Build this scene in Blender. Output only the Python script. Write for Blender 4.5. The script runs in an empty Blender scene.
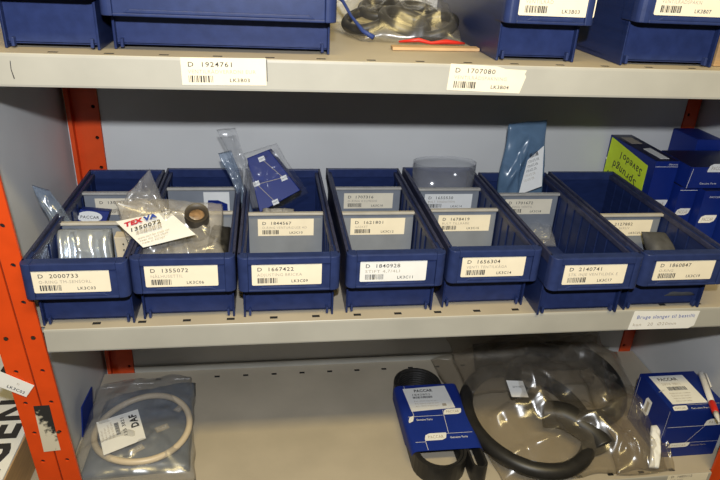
import bpy, math, random
from mathutils import Vector, Matrix, noise
V = Vector
scene = bpy.context.scene
COL = scene.collection
random.seed(4)

# ------------------------------------------------------------------ materials
def new_mat(name):
    m = bpy.data.materials.new(name); m.use_nodes = True
    nt = m.node_tree
    return m, nt, nt.nodes['Principled BSDF'], nt.nodes['Material Output']

def mat(name, col, rough=0.5, metal=0.0, var=0.0, scale=60.0, spec=0.5, bump=0.0, bscale=300.0, stretch=None):
    m, nt, b, out = new_mat(name)
    b.inputs['Roughness'].default_value = rough
    b.inputs['Metallic'].default_value = metal
    b.inputs['Specular IOR Level'].default_value = spec
    tc = nt.nodes.new('ShaderNodeTexCoord')
    src = tc.outputs['Object']
    if stretch:
        mp = nt.nodes.new('ShaderNodeMapping'); mp.inputs['Scale'].default_value = stretch
        nt.links.new(src, mp.inputs['Vector']); src = mp.outputs['Vector']
    n = nt.nodes.new('ShaderNodeTexNoise'); n.inputs['Scale'].default_value = scale
    n.inputs['Detail'].default_value = 5
    nt.links.new(src, n.inputs['Vector'])
    r = nt.nodes.new('ShaderNodeValToRGB')
    r.color_ramp.elements[0].position = 0.3; r.color_ramp.elements[1].position = 0.72
    lo = [c * (1 - var) for c in col]; hi = [min(1, c * (1 + var * 0.5)) for c in col]
    r.color_ramp.elements[0].color = (*lo, 1); r.color_ramp.elements[1].color = (*hi, 1)
    nt.links.new(n.outputs['Fac'], r.inputs['Fac'])
    nt.links.new(r.outputs['Color'], b.inputs['Base Color'])
    if bump:
        n2 = nt.nodes.new('ShaderNodeTexNoise'); n2.inputs['Scale'].default_value = bscale
        nt.links.new(src, n2.inputs['Vector'])
        bp = nt.nodes.new('ShaderNodeBump'); bp.inputs['Strength'].default_value = bump
        bp.inputs['Distance'].default_value = 0.001
        nt.links.new(n2.outputs['Fac'], bp.inputs['Height']); nt.links.new(bp.outputs['Normal'], b.inputs['Normal'])
    return m

def plastic_film(name, tint, haze=0.12, hazecol=(0.6, 0.6, 0.6), gloss=0.10, rough=0.22, sheen=0.05):
    """thin clear packaging film: see-through, slightly milky, with a sharp gloss"""
    m, nt, b, out = new_mat(name); nt.nodes.remove(b)
    tr = nt.nodes.new('ShaderNodeBsdfTransparent'); tr.inputs['Color'].default_value = (*tint, 1)
    df = nt.nodes.new('ShaderNodeBsdfDiffuse'); df.inputs['Color'].default_value = (*hazecol, 1)
    gl = nt.nodes.new('ShaderNodeBsdfGlossy'); gl.inputs['Roughness'].default_value = rough
    gl.inputs['Color'].default_value = (1, 1, 1, 1)
    lw = nt.nodes.new('ShaderNodeLayerWeight'); lw.inputs['Blend'].default_value = gloss
    tc = nt.nodes.new('ShaderNodeTexCoord'); n = nt.nodes.new('ShaderNodeTexNoise')
    n.inputs['Scale'].default_value = 26; n.inputs['Detail'].default_value = 3; n.inputs['Distortion'].default_value = 0.6
    nt.links.new(tc.outputs['Object'], n.inputs['Vector'])
    mr = nt.nodes.new('ShaderNodeMapRange')
    mr.inputs['From Min'].default_value = 0.3; mr.inputs['From Max'].default_value = 0.75
    mr.inputs['To Min'].default_value = haze * 0.75; mr.inputs['To Max'].default_value = haze * 1.3
    nt.links.new(n.outputs['Fac'], mr.inputs['Value'])
    ad = nt.nodes.new('ShaderNodeMath'); ad.operation = 'ADD'; ad.use_clamp = True; ad.inputs[1].default_value = sheen
    pw = nt.nodes.new('ShaderNodeMath'); pw.operation = 'POWER'; pw.inputs[1].default_value = 3.5
    ml = nt.nodes.new('ShaderNodeMath'); ml.operation = 'MULTIPLY'; ml.inputs[1].default_value = gloss * 4
    lw.inputs['Blend'].default_value = 0.5
    nt.links.new(lw.outputs['Facing'], pw.inputs[0]); nt.links.new(pw.outputs[0], ml.inputs[0]); nt.links.new(ml.outputs[0], ad.inputs[0])
    a = nt.nodes.new('ShaderNodeMixShader'); c = nt.nodes.new('ShaderNodeMixShader')
    nt.links.new(mr.outputs['Result'], a.inputs['Fac']); nt.links.new(tr.outputs[0], a.inputs[1]); nt.links.new(df.outputs[0], a.inputs[2])
    nt.links.new(ad.outputs[0], c.inputs['Fac']); nt.links.new(a.outputs[0], c.inputs[1]); nt.links.new(gl.outputs[0], c.inputs[2])
    nt.links.new(c.outputs[0], out.inputs['Surface'])
    return m

M = dict(
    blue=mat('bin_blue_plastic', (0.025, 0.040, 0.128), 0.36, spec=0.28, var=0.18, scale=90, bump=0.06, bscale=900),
    rim=mat('bin_rim_scuffed_plastic', (0.040, 0.044, 0.090), 0.45, spec=0.35, var=0.35, scale=120),
    sleeve=mat('blue_sleeve_card', (0.010, 0.030, 0.240), 0.5, spec=0.3, var=0.08, scale=25),
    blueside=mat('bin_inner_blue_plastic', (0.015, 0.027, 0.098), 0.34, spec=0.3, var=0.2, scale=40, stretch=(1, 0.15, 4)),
    divider=mat('divider_grey_plastic', (0.23, 0.25, 0.285), 0.45, var=0.12, scale=30),
    cream=mat('cream_label_paper', (0.86, 0.78, 0.61), 0.8, var=0.04),
    white=mat('white_label_paper', (0.82, 0.82, 0.80), 0.8, var=0.04),
    ink=mat('black_ink', (0.03, 0.028, 0.03), 0.8),
    inkgrey=mat('faded_ink', (0.42, 0.37, 0.30), 0.8),
    inkred=mat('red_ink', (0.55, 0.03, 0.05), 0.7),
    inkblue=mat('blue_ink', (0.03, 0.07, 0.38), 0.7),
    divlit=mat('divider_lit_edge', (0.46, 0.44, 0.40), 0.5, var=0.12, scale=60),  # divider plastic again, lamp light on its top edge painted in as paler beige
    shelftop=mat('shelf_dusty_enamel', (0.46, 0.405, 0.315), 0.5, var=0.12, scale=11, bump=0.03),
    shelf=mat('shelf_grey_enamel', (0.43, 0.42, 0.375), 0.42, var=0.10, scale=14, bump=0.03),
    panel=mat('panel_grey_enamel', (0.62, 0.625, 0.625), 0.5, var=0.07, scale=7),
    orange=mat('orange_enamel', (0.70, 0.070, 0.008), 0.42, var=0.10, scale=35),
    dark=mat('dark_void', (0.015, 0.014, 0.013), 0.9),
    steel=mat('bolt_steel', (0.55, 0.53, 0.5), 0.3, metal=1.0),
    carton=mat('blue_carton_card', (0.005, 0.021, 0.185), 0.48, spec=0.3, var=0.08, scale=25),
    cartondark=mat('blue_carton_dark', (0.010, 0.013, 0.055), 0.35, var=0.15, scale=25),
    note=mat('yellow_note_paper', (0.68, 0.86, 0.035), 0.8, var=0.05),
    tan=mat('brown_cardboard', (0.42, 0.26, 0.12), 0.8, var=0.15, scale=30, stretch=(1, 1, 8)),
    foamgrey=mat('dark_grey_foam', (0.075, 0.076, 0.080), 0.7, var=0.2, scale=120),
    stick=mat('tan_card_strip', (0.55, 0.36, 0.19), 0.75, var=0.12, scale=40),
    rubber=mat('black_rubber', (0.020, 0.019, 0.018), 0.45, var=0.3, scale=80),
    rubberbrown=mat('brown_black_rubber', (0.055, 0.045, 0.034), 0.5, var=0.3, scale=60),
    copper=mat('tube_end_brown', (0.33, 0.20, 0.10), 0.6, var=0.5, scale=180),
    ringm=mat('cream_hose_plastic', (0.62, 0.52, 0.38), 0.4, var=0.08, scale=30),
    slate=mat('slate_blue_sheet', (0.13, 0.16, 0.21), 0.4, var=0.2, scale=25),
    silver=mat('silver_blue_foil', (0.55, 0.61, 0.70), 0.22, metal=0.6, var=0.12, scale=20),
    beige=mat('beige_card', (0.55, 0.48, 0.36), 0.8, var=0.12),
    penwhite=mat('pen_white_plastic', (0.72, 0.70, 0.66), 0.3),
    red=mat('red_plastic', (0.62, 0.025, 0.015), 0.4, var=0.1),
    string=mat('blue_string', (0.02, 0.045, 0.20), 0.6),
    worn=None,
    plaster=mat('warehouse_plaster', (0.22, 0.20, 0.17), 0.9, var=0.05, scale=3),
    floor=mat('concrete_floor', (0.16, 0.145, 0.12), 0.8, var=0.2, scale=4),
    film=plastic_film('clear_film', (0.96, 0.965, 0.97), 0.12, (0.70, 0.71, 0.74)),
    filmwarm=plastic_film('warm_clear_film', (0.95, 0.945, 0.94), 0.22, (0.72, 0.68, 0.62), sheen=0.08),
    filmgrey=plastic_film('grey_clear_film', (0.95, 0.935, 0.91), 0.10, (0.40, 0.355, 0.29), sheen=0.055),
    filmdark=plastic_film('dark_clear_film', (0.93, 0.93, 0.93), 0.04, (0.60, 0.58, 0.55), sheen=0.035),
    filmblue=plastic_film('blue_grey_film', (0.80, 0.86, 0.93), 0.22, (0.42, 0.50, 0.62), sheen=0.07),
    bagblue=plastic_film('sky_blue_bag_film', (0.52, 0.63, 0.76), 0.52, (0.17, 0.28, 0.42), sheen=0.03),
    filmthin=plastic_film('thin_clear_film', (0.985, 0.985, 0.985), 0.015, (0.7, 0.7, 0.7), 0.06, 0.2, 0.012),
    filmhaze=plastic_film('hazy_clear_film', (0.93, 0.93, 0.93), 0.18, (0.50, 0.50, 0.50), sheen=0.05),
    tubeclear=plastic_film('clear_tube_wall', (0.965, 0.97, 0.98), 0.10, (0.70, 0.71, 0.74), 0.12, 0.12, 0.02),
)
# worn sticker: black wearing away to bare white towards one corner
def worn_mat():
    m, nt, b, out = new_mat('worn_sticker_face')
    tc = nt.nodes.new('ShaderNodeTexCoord'); n = nt.nodes.new('ShaderNodeTexNoise')
    n.inputs['Scale'].default_value = 140; n.inputs['Detail'].default_value = 6
    nt.links.new(tc.outputs['Object'], n.inputs['Vector'])
    sx = nt.nodes.new('ShaderNodeSeparateXYZ'); nt.links.new(tc.outputs['Object'], sx.inputs[0])
    m1 = nt.nodes.new('ShaderNodeMath'); m1.operation = 'MULTIPLY_ADD'; m1.inputs[1].default_value = 13
    nt.links.new(sx.outputs['Z'], m1.inputs[0])
    m2 = nt.nodes.new('ShaderNodeMath'); m2.operation = 'MULTIPLY_ADD'; m2.inputs[1].default_value = 26
    nt.links.new(sx.outputs['X'], m2.inputs[0]); nt.links.new(m1.outputs[0], m2.inputs[2])
    m1.inputs[2].default_value = 0.45
    ad = nt.nodes.new('ShaderNodeMath'); ad.operation = 'ADD'
    nt.links.new(m2.outputs[0], ad.inputs[0])
    m3 = nt.nodes.new('ShaderNodeMath'); m3.operation = 'MULTIPLY_ADD'; m3.inputs[1].default_value = 1.4; m3.inputs[2].default_value = -0.7
    nt.links.new(n.outputs['Fac'], m3.inputs[0]); nt.links.new(m3.outputs[0], ad.inputs[1])
    r = nt.nodes.new('ShaderNodeValToRGB')
    r.color_ramp.elements[0].position = 0.38; r.color_ramp.elements[0].color = (0.62, 0.57, 0.45, 1)
    r.color_ramp.elements[1].position = 0.62; r.color_ramp.elements[1].color = (0.02, 0.02, 0.02, 1)
    nt.links.new(ad.outputs[0], r.inputs['Fac']); nt.links.new(r.outputs['Color'], b.inputs['Base Color'])
    b.inputs['Roughness'].default_value = 0.7
    return m
M['worn'] = worn_mat()

# ------------------------------------------------------------------ mesh builder
_text_cache = {}
def text_mesh(s, bold=0.0):
    k = (s, bold)
    if k not in _text_cache:
        c = bpy.data.curves.new('lettering', 'FONT'); c.body = s; c.size = 1.0; c.resolution_u = 2
        c.offset = bold; c.space_character = 1.12
        o = bpy.data.objects.new('lettering', c); COL.objects.link(o)
        dg = bpy.context.evaluated_depsgraph_get()
        me = bpy.data.meshes.new_from_object(o.evaluated_get(dg))
        vs = [v.co.copy() for v in me.vertices]; fs = [tuple(p.vertices) for p in me.polygons]
        bpy.data.objects.remove(o); bpy.data.curves.remove(c); bpy.data.meshes.remove(me)
        _text_cache[k] = (vs, fs)
    return _text_cache[k]

class Frame:
    """a flat place to print on: origin, direction of writing, up direction; normal faces the reader"""
    def __init__(s, o, x, y):
        s.o = V(o); s.x = V(x).normalized(); s.y = V(y); s.y = (s.y - s.x * s.x.dot(s.y)).normalized(); s.n = s.x.cross(s.y)
    def p(s, u, v, off=0.0): return s.o + s.x * u + s.y * v + s.n * off

class MB:
    def __init__(s): s.v = []; s.f = []; s.m = []; s.mats = []; s.sm = []
    def mi(s, m):
        if m not in s.mats: s.mats.append(m)
        return s.mats.index(m)
    def add(s, vs, fs, m, smooth=False):
        b = len(s.v); i = s.mi(m); s.v += [V(x) for x in vs]
        for f in fs: s.f.append(tuple(b + k for k in f)); s.m.append(i); s.sm.append(smooth)
    def box(s, x0, x1, y0, y1, z0, z1, m):
        s.add([(x0,y0,z0),(x1,y0,z0),(x1,y1,z0),(x0,y1,z0),(x0,y0,z1),(x1,y0,z1),(x1,y1,z1),(x0,y1,z1)],
              [(3,2,1,0),(4,5,6,7),(0,1,5,4),(1,2,6,5),(2,3,7,6),(3,0,4,7)], m)
    def hexa(s, p, m):
        """8 corners: four of one face in order, then the four behind them"""
        s.add(p, [(0,1,2,3),(7,6,5,4),(1,0,4,5),(2,1,5,6),(3,2,6,7),(0,3,7,4)], m)
    def prism(s, poly, axis, a, b, m):
        n = len(poly)
        def pt(q, t): return {'x': (t, q[0], q[1]), 'y': (q[0], t, q[1]), 'z': (q[0], q[1], t)}[axis]
        s.add([pt(q, a) for q in poly] + [pt(q, b) for q in poly],
              [tuple(range(n))[::-1], tuple(range(n, 2*n))] + [(i, (i+1) % n, n + (i+1) % n, n + i) for i in range(n)], m)
    def poly(s, fr, pts, m, off=0.0003):
        s.add([fr.p(u, v, off) for u, v in pts], [tuple(range(len(pts)))], m)
    def rect(s, fr, u0, v0, u1, v1, m, off=0.0003): s.poly(fr, [(u0,v0),(u1,v0),(u1,v1),(u0,v1)], m, off)
    def slab(s, fr, pts, t, m):
        """flat sheet of real thickness t, front face at off=t"""
        n = len(pts)
        s.add([fr.p(u, v, 0) for u, v in pts] + [fr.p(u, v, t) for u, v in pts],
              [tuple(range(n))[::-1], tuple(range(n, 2*n))] + [(i, (i+1) % n, n + (i+1) % n, n + i) for i in range(n)], m)
    def text(s, fr, st, u, v, size, m, off=0.0005, bold=0.0, sx=1.0, width=None):
        vs, fs = text_mesh(st, bold)
        if not vs: return
        if width: sx = width / (max(q.x for q in vs) * size)
        s.add([fr.p(u + q.x * size * sx, v + q.y * size, off) for q in vs], fs, m)
    def bars(s, fr, u0, v0, w, h, m, seed=0, off=0.0005):
        rr = random.Random(seed); u = u0
        while u < u0 + w:
            t = rr.choice([.0005, .0005, .001, .0014]); 
            s.rect(fr, u, v0, u + t, v0 + h, m, off); u += t + rr.choice([.0005, .0007, .0011])
    def tube(s, path, r, m, n=10, closed=False, caps=True):
        path = [V(p) for p in path]; k = len(path); rings = []
        up = V((0.13, 0.2, 0.97))
        rad = r if isinstance(r, (list, tuple)) else [r] * k
        vs = []
        for i, p in enumerate(path):
            a = path[(i-1) % k] if closed or i else p; c = path[(i+1) % k] if closed or i < k-1 else p
            t = (c - a).normalized(); x = t.cross(up)
            if x.length < 1e-4: x = t.cross(V((1, 0, 0)))
            x.normalize(); y = x.cross(t)
            vs += [p + (x * math.cos(2*math.pi*j/n) + y * math.sin(2*math.pi*j/n)) * rad[i] for j in range(n)]
        fs = []
        for i in range(k if closed else k-1):
            i2 = (i+1) % k
            fs += [(i*n+j, i*n+(j+1) % n, i2*n+(j+1) % n, i2*n+j) for j in range(n)]
        if not closed and caps: fs += [tuple(range(n))[::-1], tuple(range((k-1)*n, k*n))]
        s.add(vs, fs, m, True)
    def build(s, name, parent=None, bevel=0.0, smooth=False, loc=None):
        me = bpy.data.meshes.new(name)
        vs = s.v
        me.from_pydata([tuple(v) for v in vs], [], s.f)
        for m in s.mats: me.materials.append(m)
        me.polygons.foreach_set('material_index', s.m)
        me.polygons.foreach_set('use_smooth', [bool(a or smooth) for a in s.sm])
        me.update()
        o = bpy.data.objects.new(name, me); COL.objects.link(o)
        if loc is not None:
            me.transform(Matrix.Translation(-V(loc))); o.location = loc
        if parent is not None:
            o.parent = parent; o.matrix_parent_inverse = Matrix.Translation(-parent.location)
        if bevel:
            md = o.modifiers.new('bevel', 'BEVEL'); md.width = bevel; md.segments = 2; md.limit_method = 'ANGLE'; md.angle_limit = math.radians(50)
        return o

def thing(name, loc, label, cat, group=None):
    o = bpy.data.objects.new(name, None); COL.objects.link(o); o.location = loc; o.empty_display_size = 0.02
    return tag(o, label, cat, group)
def tag(o, label, cat, group=None):
    o['label'] = label; o['category'] = cat
    if group: o['group'] = group
    return o

def pillow(c, h, hb, m, n=36, amp=0.003, freq=45.0, seed=0.0, edge=0.003, power=0.55, mb=None, ridges=True, fine=0.35, folds=0, fold_h=0.006, waves=0, wave_h=0.0):
    """crumpled closed bag over the four corners c (bl, br, tr, tl): swells by h in front and hb behind"""
    mb = mb or MB(); c = [V(q) for q in c]
    nrm = (c[1]-c[0]).cross(c[3]-c[0]).normalized(); vs = []; fs = []; sd = V((seed*7.1, seed*3.7, seed*1.3))
    top = {}; bot = {}
    rr = random.Random(int(seed*100)+7); F = []
    for k in range(folds):
        F.append((rr.uniform(.08,.92), rr.uniform(.08,.92), rr.uniform(0, math.pi), rr.uniform(.035,.11), rr.uniform(.12,.42), rr.uniform(.4,1)*rr.choice((1,1,-.6))*fold_h))
    for j in range(n+1):
        for i in range(n+1):
            u, v = i/n, j/n
            p = (c[0]*(1-u)+c[1]*u)*(1-v) + (c[3]*(1-u)+c[2]*u)*v
            e = V((noise.noise(p*28+sd), noise.noise(p*28+sd+V((9,4,1))), noise.noise(p*28+sd+V((2,8,5))))) * edge
            e -= nrm * nrm.dot(e)
            q = p + e
            s = max(0, (1-(2*u-1)**4)*(1-(2*v-1)**4))**power
            w = noise.noise(p*freq+sd); w2 = noise.noise(p*freq*2.3+sd*2)
            r = (0.5-abs(w))*2 if ridges else w
            r2 = (0.5-abs(w2))*2 if ridges else w2
            border = i in (0, n) or j in (0, n)
            dt = h*s + (amp*(r+fine*r2))*(s**0.5)
            for fx, fy, fa, fw, flen, fh in F:
                dx, dy = u-fx, v-fy; dd = abs(dx*math.sin(fa)-dy*math.cos(fa)); tt = abs(dx*math.cos(fa)+dy*math.sin(fa))
                if dd < fw and tt < flen: dt += fh*(1-dd/fw)*(1-(tt/flen)**2)*(s**0.5)
            if waves: dt += wave_h*math.sin(2*math.pi*waves*u+3*noise.noise(V((v*2,u,seed))))*(s**0.5)
            dt = max(dt, -hb*s*.8)
            top[i,j] = len(vs); vs.append(q + nrm*dt)
            if border: bot[i,j] = top[i,j]
            else:
                bot[i,j] = len(vs); vs.append(q - nrm*(hb*s))
    for j in range(n):
        for i in range(n):
            fs.append((top[i,j], top[i+1,j], top[i+1,j+1], top[i,j+1]))
            fs.append((bot[i,j+1], bot[i+1,j+1], bot[i+1,j], bot[i,j]))
    mb.add(vs, fs, m, True)
    return mb

def ring_pts(c, rx, ry, n=48, ax=(1,0,0), ay=(0,1,0), wob=0.0):
    c = V(c); ax = V(ax); ay = V(ay)
    return [c + ax*(rx*math.cos(2*math.pi*k/n)) + ay*(ry*math.sin(2*math.pi*k/n)) + V((0,0,wob*math.sin(4*math.pi*k/n))) for k in range(n)]

def label_mesh(fr, w, h, l1, l2, l3, paper, seed=0, corner=None, t=0.0003):
    """printed location label, lower left corner at the frame's origin"""
    mb = MB(); mb.slab(fr, corner or [(0,0),(w,0),(w,h),(0,h)], t, paper); o = t + 0.0002
    if l1: mb.text(fr, l1, w*.075, h*.67, h*.25, M['ink'], o, 0.004, width=w*.052*len(l1))
    if l2: mb.text(fr, l2, w*.075, h*.43, h*.19, M['inkgrey'], o, width=min(w*.8, w*.040*len(l2)))
    mb.bars(fr, w*.08, h*.10, w*.28, h*.25, M['ink'], seed, o)
    if l3: mb.text(fr, l3, w*.56, h*.12, h*.19, M['ink'], o, 0.008, width=w*.24)
    return mb

# ------------------------------------------------------------------ measures (metres; shelf front edge y=YF)
YF = 0.0164; YB = 0.3305; XL = 0.0; XR = 1.02; T = 0.031
Z0 = 0.0; ZT = 0.305; ZL = -0.305
FLOORZ = -1.2

# ------------------------------------------------------------------ setting
mb = MB(); mb.box(-2, 3, -2.5, 1.2, FLOORZ-0.05, FLOORZ, M['floor'])
fl = mb.build('floor'); fl['kind'] = 'structure'
for nm_, bx_ in (('ceiling', (-2, 3, -2.5, 1.2, 1.75, 1.8)), ('wall_back', (-2, 3, 1.2, 1.25, FLOORZ, 1.75)), ('wall_front', (-2, 3, -2.55, -2.5, FLOORZ, 1.75)),
                 ('wall_left', (-2.05, -2, -2.5, 1.2, FLOORZ, 1.75)), ('wall_right', (3, 3.05, -2.5, 1.2, FLOORZ, 1.75))):
    mb = MB(); mb.box(*bx_, M['plaster']); wl_ = mb.build(nm_); wl_['kind'] = 'structure'

rack = thing('shelving_frame', (0.5, 0.17, FLOORZ), 'orange steel shelving uprights with grey side and back sheets holding the shelves', 'shelving')
def plate_holes(mb, x0, x1, z0, z1, y, holes, r, m, rim=0.0025):
    """sheet facing -y with round holes; each hole gets a square cell"""
    # columns of cells
    cs = 0.012
    xs = sorted(set(h[0] for h in holes)); zs = sorted(set(h[1] for h in holes))
    xcuts = [x0]
    for x in xs: xcuts += [x-cs/2, x+cs/2]
    xcuts.append(x1)
    zcuts = [z0]
    for z in zs: zcuts += [z-cs/2, z+cs/2]
    zcuts.append(z1)
    hs = set(holes)
    for a in range(len(xcuts)-1):
        for b in range(len(zcuts)-1):
            xa, xb, za, zb = xcuts[a], xcuts[a+1], zcuts[b], zcuts[b+1]
            c = ((xa+xb)/2, (za+zb)/2)
            hit = [h for h in hs if abs(h[0]-c[0]) < 1e-6 and abs(h[1]-c[1]) < 1e-6]
            if not hit:
                mb.add([(xa,y,za),(xb,y,za),(xb,y,zb),(xa,y,zb)], [(0,1,2,3)], m); continue
            n = 16; sq = []; ci = []; bk = []
            for k in range(n):
                t = 2*math.pi*k/n + math.pi/4; cx, sz = math.cos(t), math.sin(t)
                f = 1/max(abs(cx), abs(sz))
                sq.append((c[0]+cx*f*cs/2, y, c[1]+sz*f*cs/2)); ci.append((c[0]+cx*r, y, c[1]+sz*r)); bk.append((c[0]+cx*r, y+rim, c[1]+sz*r))
            mb.add(sq+ci+bk, [(k, (k+1) % n, n+(k+1) % n, n+k) for k in range(n)] + [(n+k, n+(k+1) % n, 2*n+(k+1) % n, 2*n+k) for k in range(n)], m)

def post(x0, x1, yf, depth, flip=1, bolts=(), rear=False, lean=0.0):
    """perforated upright: two flanges with a groove between them, closed sides"""
    mb = MB(); o = M['orange']; z0, z1 = FLOORZ, 0.62
    w = x1-x0
    if not rear:
        g0, g1 = x0+w*.535, x0+w*.575
        fl = [(x0, g0, x0+w*.22), (g1, x1, x0+w*.80)]
    elif flip > 0:
        g0, g1 = x0+w*.13, x0+w*.42
        fl = [(x0, g0, None), (g1, x1, x0+w*.84)]
    else:
        g0, g1 = x0+w*.58, x0+w*.87
        fl = [(x0, g0, x0+w*.16), (g1, x1, None)]
    zs = [-0.0105 + 0.0467*k for k in range(-25, 13)]
    zs = [z for z in zs if z0+.01 < z < z1-.01]
    for xa, xb, hx in fl:
        if hx: plate_holes(mb, xa, xb, z0, z1, yf, [(hx, z) for z in zs], 0.0028, o)
        else: mb.add([(xa,yf,z0),(xb,yf,z0),(xb,yf,z1),(xa,yf,z1)], [(0,1,2,3)], o)
    gd = 0.004 if not rear else 0.011
    mb.add([(g0,yf,z0),(g0,yf+gd,z0),(g1,yf+gd,z0),(g1,yf,z0),(g0,yf,z1),(g0,yf+gd,z1),(g1,yf+gd,z1),(g1,yf,z1)],
           [(1,0,4,5),(2,1,5,6),(3,2,6,7)], o)
    yb = yf+depth
    if rear:
        mb.add([(x0,yf,z0),(x0,yb,z0),(x0,yb,z1),(x0,yf,z1)], [(3,2,1,0)], o)
        mb.add([(x1,yf,z0),(x1,yb,z0),(x1,yb,z1),(x1,yf,z1)], [(0,1,2,3)], o)
        mb.add([(x0,yb,z0),(x1,yb,z0),(x1,yb,z1),(x0,yb,z1)], [(3,2,1,0)], M['dark'])
    else:                                                     # folded strip: thin flanges on a central web
        ye = yf+.0035
        for xe in (x0, x1): mb.add([(xe,yf,z0),(xe,ye,z0),(xe,ye,z1),(xe,yf,z1)], [(0,1,2,3)], o)
        mb.add([(x0,ye,z0),(x1,ye,z0),(x1,ye,z1),(x0,ye,z1)], [(3,2,1,0)], M['dark'])
    if lean: mb.v = [V((v.x-lean*v.z, v.y, v.z)) for v in mb.v]
    p = mb.build('post', rack)
    for bx, bz in bolts:
        b = MB(); b.prism([(bx+.0024*math.cos(k*math.pi/3), bz+.0024*math.sin(k*math.pi/3)) for k in range(6)], 'y', yf-0.0006, yf+0.004, M['steel'])
        b.build('bolt', p)
    return p
pfl = post(-0.0095, 0.0405, YF, 0.03, bolts=[(0.0020, 0.0362-.0467), (0.0310, 0.0362-.0467), (0.0365, -0.1506)], lean=.047)
pfr = post(0.9745, 1.0265, YF, 0.03)
prl = post(0.008, 0.0535, YB, 0.02, 1, rear=True)
prr = post(0.990, 1.0290, YB, 0.02, -1, rear=True)
# worn sticker and paper tag stuck on the front left upright
fr = Frame((0.0245, YF-0.0002, -0.1445), (1, 0, 0.02), (0, 0, 1))
mb = MB(); mb.slab(fr, [(-.0105,-.0365),(.0095,-.0355),(.009,.0365),(-.009,.0365)], .0003, M['worn'])
st = mb.build('worn_sticker', pfl, loc=fr.o); st['label'] = 'black sticker worn to white at its lower left'
fr = Frame((-0.0165, YF-0.0012, -0.0765), (0.83, 0, -0.56), (0.56, 0, 0.83))
mb = MB(); mb.slab(fr, [(-.012,0),(.031,.001),(.0315,.021),(-.012,.021)], .0004, M['white'])
mb.text(fr, 'LK3C03', .006, .004, .0058, M['ink'], .0007, .01); mb.text(fr, 'D', .014, .013, .004, M['inkgrey'], .0007)
tg = mb.build('paper_tag', pfl); tg['label'] = 'torn white paper tag taped slantwise'

def sheet(x0, x1, y0, y1, z0, z1, name):
    mb = MB(); mb.box(x0, x1, y0, y1, z0, z1, M['panel']); return mb.build(name, rack)
sheet(-.0008, .0008, YF+.005, YB+.02, FLOORZ+.02, .6, 'side_panel')
sheet(XR-.0008, XR+.0008, YF+.005, YB+.02, FLOORZ+.02, .6, 'side_panel')
sheet(.054, .9895, YB+.003, YB+.0045, FLOORZ+.02, .6, 'back_panel')
sheet(-.0005, .054, YB+.0212, YB+.0222, FLOORZ+.02, .6, 'back_panel')
sheet(.9895, XR, YB+.0212, YB+.0222, FLOORZ+.02, .6, 'back_panel')

def shelf_board(z, label, x0=.003, x1=1.017, name='shelf_board', slots=True, xs=None, notch=.0465, notch_r=.0465, rows=(0.0262, 0.3085)):
    mb = MB(); m = M['shelf']; xa, xb = (x0+notch-.003, x1-notch_r+.003)
    t = .0015; yr = YB-.001
    # top sheet with rectangular slots in two rows
    ycuts = [YF]
    for r in rows: ycuts += [r-.0025, r+.0025]
    ycuts += [yr]
    if slots:
        hx = [0.302+0.0508*k for k in range(-20, 30)]; hx = [h for h in hx if xa+.02 < h < xb-.02]
    else: hx = []
    def face(xl, xr_, ya, yb): 
        if xr_-xl > 1e-5 and yb-ya > 1e-5: mb.add([(xl,ya,z),(xr_,ya,z),(xr_,yb,z),(xl,yb,z)], [(0,1,2,3)], M['shelftop'])
    YN = .0225  # notch depth for the uprights
    for k in range(len(ycuts)-1):
        ya, yb = ycuts[k], ycuts[k+1]
        segs = [(ya, yb)] if yb <= YN or ya >= YN else [(ya, YN), (YN, yb)]
        for sa, sb in segs:
            l, r = (xa, xb) if sb <= YN+1e-6 else (x0, x1)
            if k % 2 == 1:
                c = l
                for h in hx: 
                    face(c, h-.0046, sa, sb); c = h+.0046
                    # slot walls
                    mb.add([(h-.0046,sa,z),(h+.0046,sa,z),(h+.0046,sb,z),(h-.0046,sb,z),(h-.0046,sa,z-.003),(h+.0046,sa,z-.003),(h+.0046,sb,z-.003),(h-.0046,sb,z-.003)],
                           [(0,1,5,4),(1,2,6,5),(2,3,7,6),(3,0,4,7)], M['dark'])
                    mb.add([(h-.0046,sa,z-.003),(h+.0046,sa,z-.003),(h+.0046,sb,z-.003),(h-.0046,sb,z-.003)], [(0,1,2,3)], M['dark'])
                face(c, r, sa, sb)
            else: face(l, r, sa, sb)
    # underside, front fold, rear upstand
    mb.box(x0, x1, YN, yr, z-.0075, z-.006, m)
    mb.prism([(YF,z),(YF-.0006,z-.0008),(YF-.0009,z-.003),(YF-.0009,z-T+.002),(YF-.0004,z-T),(YF+.014,z-T),(YF+.014,z-T+.0015),(YF+.0015,z-T+.0015),(YF+.0015,z-.0006)], 'x', xa, xb, m)
    mb.box(xa, xb, YF+.0016, YN, z-.0075, z-.006, m)
    mb.box(x0+.052, x1-.052, yr, yr+.0015, z-.02, z+.012, m)
    o = mb.build(name); tag(o, label, 'shelf')
    return o
s_top = shelf_board(ZT, 'grey steel shelf at the top with two cream location labels on its edge', notch=.032)
s_mid = shelf_board(Z0, 'grey steel shelf carrying the row of seven small blue bins', notch=.0440)
s_low = shelf_board(ZL, 'grey steel shelf at the bottom under the belt and bags', notch=.0590)
s_left = shelf_board(ZL, 'grey steel shelf of the neighbouring bay under the sign carton', x0=-.6, x1=-.0095, slots=False, notch=.004, notch_r=.018)

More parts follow.
